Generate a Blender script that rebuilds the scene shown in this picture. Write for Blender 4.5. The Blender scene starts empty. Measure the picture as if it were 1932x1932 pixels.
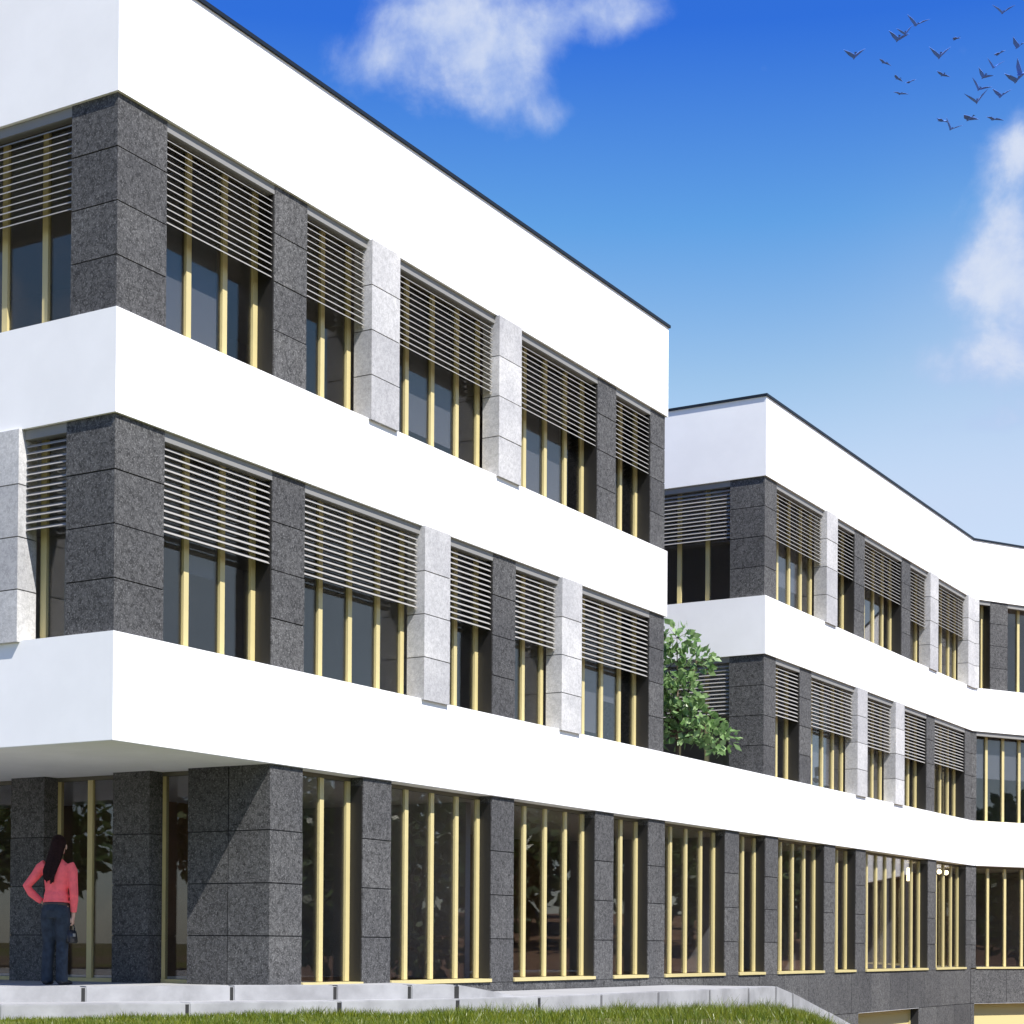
import bpy, bmesh, math, random
from mathutils import Vector, Matrix, noise

random.seed(7)
R = math.radians
scene = bpy.context.scene
COL = scene.collection

# ------------------------------------------------------------------ camera
cam_d = bpy.data.cameras.new('camera')
cam = bpy.data.objects.new('camera', cam_d); COL.objects.link(cam)
cam_d.sensor_width = 36.0
cam_d.lens = 3394.7 / 1932 * 36.0
cam_d.shift_y = (1744.8 - 966) / 1932
cam_d.clip_end = 6000
CAM_Z = 0.52
pitch, roll = R(0.66), R(-0.373)
cp, sp, cr, sr = math.cos(pitch), math.sin(pitch), math.cos(roll), math.sin(roll)
rt = Vector((cr, sr * sp, -sr * cp)); up = Vector((sr, -cr * sp, cr * cp)); fw = Vector((0, cp, sp))
M = Matrix.Identity(4)
for i in range(3):
    M[i][0], M[i][1], M[i][2] = rt[i], up[i], -fw[i]
M[2][3] = CAM_Z
cam.matrix_world = M
scene.camera = cam

# the building's own axes: u runs along the long sunny facade, v into the building
AZ = R(59.6)
P0 = Vector((-4.425, 19.845, 0))
DR = Vector((math.cos(AZ), math.sin(AZ), 0)); DL = Vector((-DR.y, DR.x, 0))
def W(u, v, z=0.0):
    p = P0 + DR * u + DL * v
    return Vector((p.x, p.y, z))

# ------------------------------------------------------------------ exposure, sun, sky
vs = scene.view_settings
vs.view_transform = 'Standard'; vs.look = 'None'; vs.gamma = 1.0
vs.use_curve_mapping = False
vs.exposure = 1.1

sun_from = (-(DL * 1.0 + DR * 0.38) + Vector((0, 0, 1.44))).normalized()
sun_d = bpy.data.lights.new('sun', 'SUN'); sun_d.energy = 4.2; sun_d.angle = R(0.5); sun_d.color = (1.0, 0.96, 0.89)
sun = bpy.data.objects.new('sun', sun_d); COL.objects.link(sun)
sun.rotation_euler = sun_from.to_track_quat('Z', 'Y').to_euler()
sun.location = (20, -20, 40)
SUN_EL = math.asin(sun_from.z); SUN_ROT = math.atan2(sun_from.x, sun_from.y)

world = bpy.data.worlds.new('World'); scene.world = world
world.use_nodes = True

class NT:
    """small helper to write node trees as expressions"""
    def __init__(s, tree): s.t = tree; s.n = tree.nodes; s.l = tree.links
    def node(s, typ, **kw):
        nd = s.n.new(typ)
        for k, v in kw.items(): setattr(nd, k, v)
        return nd
    def put(s, sock, v):
        if hasattr(v, 'is_output'): s.l.new(v, sock)
        elif v is not None: sock.default_value = v
    def math(s, op, a, b=None, c=None, clamp=False):
        nd = s.node('ShaderNodeMath', operation=op); nd.use_clamp = clamp
        s.put(nd.inputs[0], a); s.put(nd.inputs[1], b)
        if c is not None: s.put(nd.inputs[2], c)
        return nd.outputs[0]
    def vmath(s, op, a, b=None):
        nd = s.node('ShaderNodeVectorMath', operation=op)
        s.put(nd.inputs[0], a); s.put(nd.inputs[1], b)
        return nd.outputs['Value'] if op in ('DOT_PRODUCT', 'LENGTH') else nd.outputs[0]
    def mix(s, f, a, b, blend='MIX'):
        nd = s.node('ShaderNodeMix', data_type='RGBA', blend_type=blend)
        s.put(nd.inputs[0], f); s.put(nd.inputs[6], a); s.put(nd.inputs[7], b)
        return nd.outputs[2]
    def ramp(s, f, stops, interp='LINEAR'):
        nd = s.node('ShaderNodeValToRGB'); cr_ = nd.color_ramp; cr_.interpolation = interp
        while len(cr_.elements) < len(stops): cr_.elements.new(0.5)
        for e, (p, c) in zip(cr_.elements, stops):
            e.position = p; e.color = (c[0], c[1], c[2], 1) if hasattr(c, '__len__') else (c, c, c, 1)
        s.put(nd.inputs[0], f); return nd.outputs[0]
    def noise(s, vec, scale, detail=4, rough=0.5, dist=0.0, out=0):
        nd = s.node('ShaderNodeTexNoise'); s.put(nd.inputs['Vector'], vec)
        nd.inputs['Scale'].default_value = scale; nd.inputs['Detail'].default_value = detail
        nd.inputs['Roughness'].default_value = rough; nd.inputs['Distortion'].default_value = dist
        return nd.outputs[out]
    def smooth(s, x, a, b, lo=0.0, hi=1.0):
        nd = s.node('ShaderNodeMapRange', interpolation_type='SMOOTHSTEP')
        s.put(nd.inputs[0], x); s.put(nd.inputs[1], a); s.put(nd.inputs[2], b); s.put(nd.inputs[3], lo); s.put(nd.inputs[4], hi)
        return nd.outputs[0]

def build_world():
    w = NT(world.node_tree); w.n.clear()
    out = w.node('ShaderNodeOutputWorld'); bg = w.node('ShaderNodeBackground')
    sky = w.node('ShaderNodeTexSky', sky_type='NISHITA')
    sky.sun_disc = False; sky.sun_elevation = SUN_EL; sky.sun_rotation = SUN_ROT
    sky.air_density = 1.0; sky.dust_density = 0.35; sky.ozone_density = 3.0; sky.altitude = 200
    d = w.node('ShaderNodeTexCoord').outputs['Generated']
    sx = w.node('ShaderNodeSeparateXYZ'); w.put(sx.inputs[0], d)
    dz = sx.outputs[2]
    # deeper, cleaner blue overhead, paling towards the horizon all round
    tint = w.ramp(dz, [(0.0, (1.0, 1.05, 1.22)), (0.10, (1.4, 1.27, 1.24)), (0.20, (1.95, 1.55, 1.22)), (0.235, (1.95, 1.52, 1.2)), (0.30, (1.35, 1.33, 1.17)), (0.373, (0.60, 1.05, 1.28)), (0.457, (0.19, 0.57, 1.34)), (1.0, (0.16, 0.46, 1.25))])
    base = w.mix(1.0, sky.outputs[0], tint, 'MULTIPLY')
    # clouds: soft banks at scattered bearings all round the sky, broken up by noise
    wob = w.noise(d, 8.0, 7, 0.58, 0.25)
    big = w.noise(d, 3.2, 5, 0.55, 0.3)
    fine = w.noise(d, 24.0, 7, 0.6, 0.2)
    n = w.math('ADD', w.math('MULTIPLY', w.math('SUBTRACT', wob, 0.5), 1.35), w.math('MULTIPLY', w.math('SUBTRACT', fine, 0.5), 0.95))
    total = None
    def bank(az, el, su, sv, gain=1.0, tilt=0.0):
        nonlocal total
        a, e = R(az), R(el)
        c = Vector((math.sin(a) * math.cos(e), math.cos(a) * math.cos(e), math.sin(e)))
        r_ = Vector((math.cos(a), -math.sin(a), 0)); u_ = r_.cross(c)
        t = R(tilt); r2 = r_ * math.cos(t) + u_ * math.sin(t); u2 = u_ * math.cos(t) - r_ * math.sin(t)
        x = w.math('DIVIDE', w.vmath('DOT_PRODUCT', d, tuple(r2)), math.tan(R(su)))
        y = w.math('DIVIDE', w.vmath('DOT_PRODUCT', d, tuple(u2)), math.tan(R(sv)))
        rr = w.math('ADD', w.math('MULTIPLY', x, x), w.math('MULTIPLY', y, y))
        m = w.math('EXPONENT', w.math('MULTIPLY', rr, -1.0))
        front = w.math('GREATER_THAN', w.vmath('DOT_PRODUCT', d, tuple(c)), 0.3)
        m = w.math('MULTIPLY', w.math('MULTIPLY', m, front), gain)
        total = m if total is None else w.math('ADD', total, m)
    bank(-2.4, 27.3, 3.5, 1.9, 1.05, -8)
    bank(-0.4, 25.3, 1.6, 1.2, 0.7, 0)
    bank(1.6, 24.9, 1.2, 0.5, 0.45, 15)
    bank(-5.2, 25.9, 1.9, 0.9, 0.5, 15)
    bank(3.0, 27.5, 2.8, 1.0, 0.85, 8)
    bank(15.8, 23.2, 1.1, 1.0, 1.0)
    bank(15.4, 21.4, 1.0, 0.9, 0.85)
    bank(14.5, 20.0, 1.0, 0.75, 0.95)
    bank(16.2, 19.4, 2.0, 1.5, 0.9)
    bank(15.2, 17.6, 3.2, 0.9, 0.9, 8)
    bank(14.8, 15.8, 3.6, 0.65, 0.66, 4)
    bank(7.8, 25.9, 0.3, 0.26, 0.42)
    for az, el, su, sv, g in ((26, 20, 6, 3.2, 1), (38, 28, 7, 4, 1), (46, 12, 8, 3, 1), (62, 23, 9, 5, 1), (80, 14, 9, 4, 1), (100, 35, 9, 6, 1),
                              (130, 15, 9, 5, 1), (160, 27, 10, 6, 1), (200, 16, 10, 5, 1), (230, 34, 10, 6, 1), (262, 18, 10, 5, 1), (295, 30, 10, 6, 1),
                              (322, 13, 7, 3, .8), (340, 34, 7, 3, .8), (15, 44, 8, 4, .8), (80, 55, 10, 6, .7), (200, 60, 10, 6, .7)):
        bank(az, el, su, sv, g)  # banks out of view, added and strengthened to whiten the ambient light
    dens = w.math('ADD', w.math('SUBTRACT', n, 0.32), w.math('MULTIPLY', total, 0.72))
    alpha = w.smooth(dens, -0.06, 0.56, 0.0, 0.92)
    # cloud light: bright billows with blue-grey thinner parts
    shade = w.math('MULTIPLY', w.smooth(w.math('ADD', w.math('MULTIPLY', fine, 0.5), w.math('MULTIPLY', wob, 0.6)), 0.42, 0.70), w.smooth(dens, 0.05, 0.55, 0.15, 1.0))
    ccol = w.mix(shade, (2.7, 3.5, 5.4, 1), (4.6, 4.95, 5.7, 1))
    # thin bright haze low in the sky to the right, and thin veils round the clouds
    total = None
    bank(15.5, 13.0, 9.0, 3.4, 0.62); bank(15.2, 18.6, 3.6, 3.4, 0.26); bank(40, 11, 22, 4, 0.5); bank(100, 10, 30, 4, 0.5); bank(190, 10, 40, 4, 0.5); bank(280, 10, 30, 4, 0.5)
    base = w.mix(w.math('MULTIPLY', total, w.smooth(big, 0.25, 0.7, 0.75, 1.1), clamp=True), base, (3.55, 4.25, 5.6, 1))
    col = w.mix(alpha, base, ccol)
    w.put(bg.inputs[0], col); bg.inputs[1].default_value = 0.075
    w.l.new(bg.outputs[0], out.inputs[0])
build_world()

# ------------------------------------------------------------------ materials
MATS = {}
def mat(name, col=(0.5, 0.5, 0.5), rough=0.7, metal=0.0, var=0.0, vscale=3.0, bump=0.0, bscale=60.0, spec=0.5, emit=None):
    m = bpy.data.materials.new(name); m.use_nodes = True; MATS[name] = m
    t = NT(m.node_tree); b = t.n['Principled BSDF']
    b.inputs['Base Color'].default_value = (*col, 1); b.inputs['Roughness'].default_value = rough
    b.inputs['Metallic'].default_value = metal; b.inputs['Specular IOR Level'].default_value = spec
    pos = t.node('ShaderNodeNewGeometry').outputs['Position']
    if var:
        nz = t.noise(pos, vscale, 6, 0.6)
        f = t.smooth(nz, 0.3, 0.7, 1.0 - var, 1.0 + var)
        cc = t.vmath('SCALE', (*col,))
        nd = cc.node; t.put(nd.inputs['Scale'], f)
        t.put(b.inputs['Base Color'], cc)
    if bump:
        bp = t.node('ShaderNodeBump'); bp.inputs['Strength'].default_value = bump; bp.inputs['Distance'].default_value = 0.01
        t.put(bp.inputs['Height'], t.noise(pos, bscale, 5, 0.6)); t.put(b.inputs['Normal'], bp.outputs[0])
    if emit:
        b.inputs['Emission Color'].default_value = (*emit[:3], 1); b.inputs['Emission Strength'].default_value = emit[3]
    return m

mat('white_plaster', (0.80, 0.80, 0.80), 0.85, var=0.025, vscale=1.2, bump=0.05, bscale=120, spec=0.2)
mat('soffit_plaster', (0.74, 0.74, 0.74), 0.9, var=0.03, vscale=2)
mat('coping_metal', (0.010, 0.016, 0.026), 0.5, 0.0, spec=0.2)
mat('cream_metal', (0.50, 0.425, 0.205), 0.42, 0.0, var=0.03, vscale=4)
mat('slat_metal', (0.31, 0.298, 0.28), 0.5, 0.0)
mat('box_metal', (0.22, 0.215, 0.205), 0.55)
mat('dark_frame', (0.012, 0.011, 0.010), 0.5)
mat('joint_backing', (0.02, 0.02, 0.022), 0.95)
mat('light_backing', (0.16, 0.16, 0.16), 0.95)
mat('concrete', (0.27, 0.27, 0.275), 0.85, var=0.20, vscale=1.6, bump=0.12, bscale=70)
mat('concrete_joint', (0.02, 0.02, 0.02), 0.95)
mat('head_metal', (0.10, 0.092, 0.065), 0.5)  # head rails: cream frame with the shade under the band put into its colour
mat('paving', (0.27, 0.27, 0.27), 0.9, var=0.08, vscale=1.3)
mat('inner_wall', (0.40, 0.39, 0.40), 0.9, var=0.2, vscale=0.35)
mat('inner_wood', (0.22, 0.13, 0.07), 0.7, var=0.3, vscale=0.9)
mat('inner_floor', (0.30, 0.20, 0.13), 0.6)
mat('ceiling_paint', (0.45, 0.45, 0.46), 0.9)
mat('roof_gravel', (0.30, 0.30, 0.30), 0.95, var=0.2, vscale=5)
mat('blind_fabric', (0.16, 0.16, 0.18), 0.9)
mat('cream_blind', (0.52, 0.43, 0.20), 0.8)
mat('lamp_glow', (1, 0.85, 0.55), 0.5, emit=(1.0, 0.80, 0.46, 4.0))
mat('lamp_cord', (0.02, 0.02, 0.02), 0.6)
mat('bark', (0.09, 0.065, 0.045), 0.95, var=0.3, vscale=20, bump=0.4, bscale=60)
mat('skin', (0.55, 0.33, 0.24), 0.55)
mat('red_shirt', (0.95, 0.14, 0.15), 0.85, var=0.10, vscale=14, bump=0.9, bscale=14)
mat('hair', (0.016, 0.006, 0.006), 0.8, var=0.4, vscale=40, bump=0.5, bscale=50, spec=0.15)
mat('denim', (0.020, 0.029, 0.042), 0.9, var=0.35, vscale=13, bump=0.3, bscale=40)
mat('belt_leather', (0.05, 0.03, 0.02), 0.5)
mat('shoe_leather', (0.02, 0.02, 0.022), 0.5)
mat('bag_leather', (0.025, 0.025, 0.03), 0.4)
mat('bag_buckle', (0.75, 0.75, 0.72), 0.3, 0.8)
mat('bird_feather', (0.09, 0.20, 0.62), 0.8)  # blue sky haze put into the birds' colour
mat('soil', (0.12, 0.085, 0.055), 0.95, var=0.3, vscale=3)

def stone(name, lo, hi, mid, speck, sc=1.0):
    m = bpy.data.materials.new(name); m.use_nodes = True; MATS[name] = m
    t = NT(m.node_tree); b = t.n['Principled BSDF']
    pos = t.node('ShaderNodeNewGeometry').outputs['Position']
    g = t.noise(pos, 17 * sc, 5, 0.8, 0.6)
    s2 = t.noise(pos, 52 * sc, 2, 0.6)
    c = t.mix(t.smooth(g, 0.36, 0.64), (lo,) * 3 + (1,), (mid,) * 3 + (1,))
    c = t.mix(t.smooth(s2, 0.50, 0.74, 0.0, 0.9), c, (hi, hi, hi * 1.0, 1))
    big = t.noise(pos, 1.1, 4, 0.6)
    c = t.mix(1.0, c, t.ramp(big, [(0.3, (0.84, 0.84, 0.86)), (0.7, (1.14, 1.13, 1.12))]), 'MULTIPLY')
    oi = t.node('ShaderNodeObjectInfo').outputs['Random']
    c = t.mix(1.0, c, t.ramp(oi, [(0.0, (0.84, 0.84, 0.85)), (1.0, (1.16, 1.155, 1.14))]), 'MULTIPLY')
    t.put(b.inputs['Base Color'], c); b.inputs['Roughness'].default_value = 0.8; b.inputs['Specular IOR Level'].default_value = 0.25
    bp = t.node('ShaderNodeBump'); bp.inputs['Strength'].default_value = 0.25; bp.inputs['Distance'].default_value = 0.006
    t.put(bp.inputs['Height'], g); t.put(b.inputs['Normal'], bp.outputs[0])
stone('dark_granite', 0.028, 0.185, 0.095, 1)
stone('pale_stone', 0.34, 0.54, 0.47, 1)

def glass_mat():
    m = bpy.data.materials.new('window_glass'); m.use_nodes = True; MATS['window_glass'] = m
    t = NT(m.node_tree); t.n.clear()
    out = t.node('ShaderNodeOutputMaterial'); mx = t.node('ShaderNodeMixShader')
    ge = t.node('ShaderNodeNewGeometry')
    cs = t.math('ABSOLUTE', t.vmath('DOT_PRODUCT', ge.outputs['Incoming'], ge.outputs['Normal']))
    fr = t.math('ADD', 0.055, t.math('MULTIPLY', t.math('POWER', t.math('SUBTRACT', 1.0, cs), 5.0), 0.9), clamp=True)
    tr = t.node('ShaderNodeBsdfTransparent'); tr.inputs[0].default_value = (0.77, 0.78, 0.79, 1)
    gl = t.node('ShaderNodeBsdfGlossy'); gl.inputs['Roughness'].default_value = 0.01; gl.inputs[0].default_value = (0.96, 0.94, 0.92, 1)
    t.put(mx.inputs[0], fr); t.l.new(tr.outputs[0], mx.inputs[1]); t.l.new(gl.outputs[0], mx.inputs[2])
    t.l.new(mx.outputs[0], out.inputs[0])
glass_mat()

def leaf_mat(name, c1, c2, trans):
    m = bpy.data.materials.new(name); m.use_nodes = True; MATS[name] = m
    t = NT(m.node_tree); t.n.clear()
    out = t.node('ShaderNodeOutputMaterial'); mx = t.node('ShaderNodeMixShader')
    df = t.node('ShaderNodeBsdfPrincipled'); df.inputs['Roughness'].default_value = 0.38; df.inputs['Specular IOR Level'].default_value = 0.5
    tl = t.node('ShaderNodeBsdfTranslucent')
    pos = t.node('ShaderNodeNewGeometry')
    c = t.mix(t.smooth(t.noise(pos.outputs['Position'], 6, 4, 0.6), 0.35, 0.65), (*c1, 1), (*c2, 1))
    c = t.mix(1.0, c, t.ramp(pos.outputs['Random Per Island'], [(0, (0.7, 0.75, 0.7)), (1, (1.35, 1.25, 1.2))]), 'MULTIPLY')
    t.put(df.inputs['Base Color'], c); t.put(tl.inputs[0], c)
    mx.inputs[0].default_value = trans
    t.l.new(df.outputs[0], mx.inputs[1]); t.l.new(tl.outputs[0], mx.inputs[2]); t.l.new(mx.outputs[0], out.inputs[0])
leaf_mat('tree_leaf', (0.10, 0.20, 0.06), (0.26, 0.39, 0.18), 0.4)
leaf_mat('far_leaf', (0.055, 0.10, 0.03), (0.09, 0.15, 0.045), 0.25)
leaf_mat('grass_blade', (0.075, 0.125, 0.008), (0.17, 0.195, 0.014), 0.4)

def ground_mat():
    m = bpy.data.materials.new('field_ground'); m.use_nodes = True; MATS['field_ground'] = m
    t = NT(m.node_tree); b = t.n['Principled BSDF']
    pos = t.node('ShaderNodeNewGeometry').outputs['Position']
    c = t.mix(t.smooth(t.noise(pos, 0.9, 6, 0.65), 0.35, 0.65), (0.07, 0.095, 0.018, 1), (0.12, 0.125, 0.03, 1))
    c = t.mix(t.smooth(t.noise(pos, 0.03, 5, 0.6), 0.45, 0.55), c, (0.13, 0.095, 0.06, 1))
    sx = t.node('ShaderNodeSeparateXYZ'); t.put(sx.inputs[0], pos)
    edge = t.math('ADD', sx.outputs[0], t.math('MULTIPLY', t.noise(pos, 0.15, 4, 0.6), 6.0))
    c = t.mix(t.smooth(edge, 16, 20), c, t.mix(t.smooth(t.noise(pos, 1.5, 6, 0.65), 0.35, 0.65), (0.16, 0.095, 0.06, 1), (0.24, 0.15, 0.10, 1)))
    t.put(b.inputs['Base Color'], c); b.inputs['Roughness'].default_value = 0.95; b.inputs['Specular IOR Level'].default_value = 0.1
    bp = t.node('ShaderNodeBump'); bp.inputs['Strength'].default_value = 0.6; bp.inputs['Distance'].default_value = 0.05
    t.put(bp.inputs['Height'], t.noise(pos, 14, 5, 0.7)); t.put(b.inputs['Normal'], bp.outputs[0])
ground_mat()

# ------------------------------------------------------------------ object helpers
def tag(o, label=None, cat=None, group=None, kind=None):
    if label: o['label'] = label
    if cat: o['category'] = cat
    if group: o['group'] = group
    if kind: o['kind'] = kind
    return o
def link(name, data, parent=None, loc=None, rotz=0.0):
    o = bpy.data.objects.new(name, data); COL.objects.link(o)
    if parent is not None: o.parent = parent
    if loc is not None: o.location = loc
    if rotz: o.rotation_euler = (0, 0, rotz)
    return o
def mesh_from_bm(name, bm, m, smooth=False):
    bmesh.ops.recalc_face_normals(bm, faces=bm.faces)
    me = bpy.data.meshes.new(name); bm.to_mesh(me); bm.free()
    for mm in (m if isinstance(m, (list, tuple)) else [m]): me.materials.append(MATS[mm])
    if smooth:
        for p in me.polygons: p.use_smooth = True
    return me
def bm_box(bm, x0, x1, y0, y1, z0, z1, mi=0):
    v = [bm.verts.new(p) for p in ((x0, y0, z0), (x1, y0, z0), (x1, y1, z0), (x0, y1, z0), (x0, y0, z1), (x1, y0, z1), (x1, y1, z1), (x0, y1, z1))]
    for f in ((0, 3, 2, 1), (4, 5, 6, 7), (0, 1, 5, 4), (1, 2, 6, 5), (2, 3, 7, 6), (3, 0, 4, 7)):
        fc = bm.faces.new([v[i] for i in f]); fc.material_index = mi
def bm_prism(bm, pts, z0, z1, mi=0):
    """pts counter-clockwise in plan; z0/z1 a number or a list per point"""
    n = len(pts)
    lo = [bm.verts.new((p[0], p[1], z0[i] if isinstance(z0, list) else z0)) for i, p in enumerate(pts)]
    hi = [bm.verts.new((p[0], p[1], z1[i] if isinstance(z1, list) else z1)) for i, p in enumerate(pts)]
    fs = [bm.faces.new(lo[::-1]), bm.faces.new(hi)]
    for i in range(n): fs.append(bm.faces.new((lo[i], lo[(i + 1) % n], hi[(i + 1) % n], hi[i])))
    for f in fs: f.material_index = mi
BOXES = {}
def box_mesh(name, sx, sy, sz, m, bevel=0.0):
    """a box centred on its origin; alike boxes share one mesh"""
    key = (name, round(sx, 3), round(sy, 3), round(sz, 3), m, bevel)
    if key not in BOXES:
        bm = bmesh.new(); bm_box(bm, -sx / 2, sx / 2, -sy / 2, sy / 2, -sz / 2, sz / 2)
        if bevel: bmesh.ops.bevel(bm, geom=bm.edges[:], offset=bevel, segments=1, affect='EDGES')
        BOXES[key] = mesh_from_bm(name, bm, m)
    return BOXES[key]
def tube(bm, p, q, r0, r1, n=8):
    p, q = Vector(p), Vector(q); d = (q - p).normalized()
    a = d.orthogonal().normalized(); b = d.cross(a)
    A = [bm.verts.new(p + (a * math.cos(k * 2 * math.pi / n) + b * math.sin(k * 2 * math.pi / n)) * r0) for k in range(n)]
    B = [bm.verts.new(q + (a * math.cos(k * 2 * math.pi / n) + b * math.sin(k * 2 * math.pi / n)) * r1) for k in range(n)]
    for k in range(n): bm.faces.new((A[k], A[(k + 1) % n], B[(k + 1) % n], B[k]))
    bm.faces.new(A[::-1]); bm.faces.new(B)

# ------------------------------------------------------------------ the ground
def sstep(x, a, b):
    t = min(1, max(0, (x - a) / (b - a))); return t * t * (3 - 2 * t)
def ground_z(x, y):
    z = -0.33 - 0.03 * min(12, max(0, y - 21))
    w = x - 0.150 * y
    z -= 2.2 * sstep(w, 0, 4)
    q = Vector((x, y, 0)) - P0; u, v = q.dot(DR), q.dot(DL)
    z -= 1.4 * sstep(u, 15.5, 21) * sstep(v, -9, -3)
    z = max(z, -3.4)
    z += 5.6 * sstep(math.hypot(x - 10, y - 26), 24, 80) * sstep(x, 14, 40)      # the brown field climbs away to the right
    if y < 12: z += (noise.noise(Vector((x * .1, y * .1, 0))) * .25) * min(1, (12 - y) / 10)
    return z
def axis(lo, a, b, hi, step):
    xs = [a + i * step for i in range(int((b - a) / step) + 1)]
    s = step
    while xs[-1] < hi: s *= 1.5; xs.append(min(hi, xs[-1] + s))
    s = step
    while xs[0] > lo: s *= 1.5; xs.insert(0, max(lo, xs[0] - s))
    return xs
gx = axis(-2500, -12, 26, 2500, 0.5); gy = axis(-2500, 8, 60, 2500, 0.5)
verts = [(x, y, ground_z(x, y)) for y in gy for x in gx]
nx = len(gx)
faces = [(j * nx + i, j * nx + i + 1, (j + 1) * nx + i + 1, (j + 1) * nx + i) for j in range(len(gy) - 1) for i in range(nx - 1)]
me = bpy.data.meshes.new('ground'); me.from_pydata(verts, [], faces); me.materials.append(MATS['field_ground'])
for p in me.polygons: p.use_smooth = True
tag(link('ground', me), kind='structure')

# ------------------------------------------------------------------ terrace, steps, retaining wall
# plan curve of the front edges, left to right (they start square to the view and swing round to follow the facade)
UP = [(-12.0, 17.3), (-6.6, 20.15), (-5.0, 21.0), (-3.4, 21.85), (-2.2, 22.4), (-1.3, 22.85), (-0.72, 23.15)]
LOW = [(-12.0, 16.3), (-5.64, 19.75), (-3.75, 20.8), (-2.10, 21.85), (-0.70, 23.0), (0.36, 24.25), (1.27, 25.7), (2.22, 27.4), (3.19, 29.1), (4.0, 30.5), (4.62, 31.55)]
STEP_Z = -0.165
def uvof(p):
    q = Vector((p[0], p[1], 0)) - P0; return q.dot(DR), q.dot(DL)
bm = bmesh.new()
e1 = W(5.55, 0.02)
poly = UP[:] + [(e1.x, e1.y)] + [tuple(W(5.55, 1.0)[:2]), tuple(W(4.0, 8)[:2]), tuple(W(2.0, 16)[:2]), (-24, 26)]
bm_prism(bm, poly, -0.6, 0.0)
tag(link('terrace', mesh_from_bm('terrace', bm, 'paving')), kind='structure')
bm = bmesh.new()
poly = LOW[:] + [tuple(W(14.4, 0.02)[:2]), tuple(W(5.5, 0.02)[:2]), tuple(W(3.0, 2)[:2]), (-9, 22.5)]
bm_prism(bm, poly, -0.62, STEP_Z - 0.004)
tag(link('pavement', mesh_from_bm('pavement', bm, 'paving')), kind='structure')

def wall_run(root, pts, z_top, z_bot, th, gap, m_panel, joint_m):
    """panels of cast concrete set end to end along a plan curve, dark open joints between them"""
    for i in range(len(pts) - 1):
        a, b = Vector(pts[i]), Vector(pts[i + 1])
        d = (b - a); L = d.length; d.normalize(); nrm = Vector((d.y, -d.x))
        a2, b2 = a + d * gap / 2, b - d * gap / 2
        zt0, zt1 = (z_top[i], z_top[i + 1]) if isinstance(z_top, list) else (z_top, z_top)
        zb0, zb1 = (z_bot[i], z_bot[i + 1]) if isinstance(z_bot, list) else (z_bot, z_bot)
        bm = bmesh.new()
        q = [a2 + nrm * 0.02, b2 + nrm * 0.02, b2 - nrm * th, a2 - nrm * th]
        bm_prism(bm, [(p.x, p.y) for p in q], [zb0, zb1, zb1, zb0], [zt0, zt1, zt1, zt0])
        bmesh.ops.bevel(bm, geom=bm.edges[:], offset=0.012, segments=2, affect='EDGES')
        link('concrete_panel', mesh_from_bm('concrete_panel', bm, m_panel), root)
        bm = bmesh.new()
        q = [b - d * gap + nrm * 0.006, b + d * gap + nrm * 0.006, b + d * gap - nrm * (th - .03), b - d * gap - nrm * (th - .03)]
        bm_prism(bm, [(p.x, p.y) for p in q], zb1, zt1 - 0.02)
        link('joint_strip', mesh_from_bm('joint_strip', bm, joint_m), root)
up_root = link('terrace_step', None)
tag(up_root, 'upper pale concrete step edging the terrace at the foot of the dark wall', 'step')
wall_run(up_root, UP, 0.012, -0.6, 0.30, 0.045, 'concrete', 'concrete_joint')
bm = bmesh.new()       # the end of the step, tapering down to the lower level
a = Vector(UP[-1]); ee = Vector((0.02, 24.15))
bm_prism(bm, [(a.x + .03, a.y + .01), (ee.x, ee.y), (ee.x - .35, ee.y + .5), (a.x - .3, a.y + .55)], -0.6, [0.010, STEP_Z + .02, STEP_Z + .02, 0.010])
link('sloping_end', mesh_from_bm('sloping_end', bm, 'concrete'), up_root)
low_root = link('retaining_wall', None)
tag(low_root, 'long low retaining wall of pale concrete panels behind the grass, ending in a downward slope', 'wall')
RAMP = [(5.03, 32.3), (6.0, 34.1), (7.2, 36.2), (8.2, 38.0)]
pts = LOW + RAMP
wall_run(low_root, pts, [STEP_Z] * len(LOW) + [-0.30, -0.70, -1.22, -1.65], [-1.4] * len(LOW) + [-2.4, -3, -3.4, -3.4], 0.30, 0.045, 'concrete', 'concrete_joint')

# ------------------------------------------------------------------ the building
Z3B, Z3T, Z2B, Z2T, Z1B, Z1T = 2.765, 3.975, 6.404, 7.575, 9.981, 11.575
UE, UR, UB = 14.14, 18.69, 33.30
AZ3 = R(30.35)
DEPTH = 15.0
F3LEN = 16.0
bld = link('office_building', None, loc=P0, rotz=AZ)
tag(bld, 'white banded office building with dark stone piers, louvred windows and a receding second wing', 'building')
d3 = (math.cos(AZ3 - AZ), math.sin(AZ3 - AZ))          # third facet's direction in building axes
n3 = (-d3[1], d3[0])
def F3(t, dep): return (UB + d3[0] * t + n3[0] * dep, d3[1] * t + n3[1] * dep)

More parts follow.
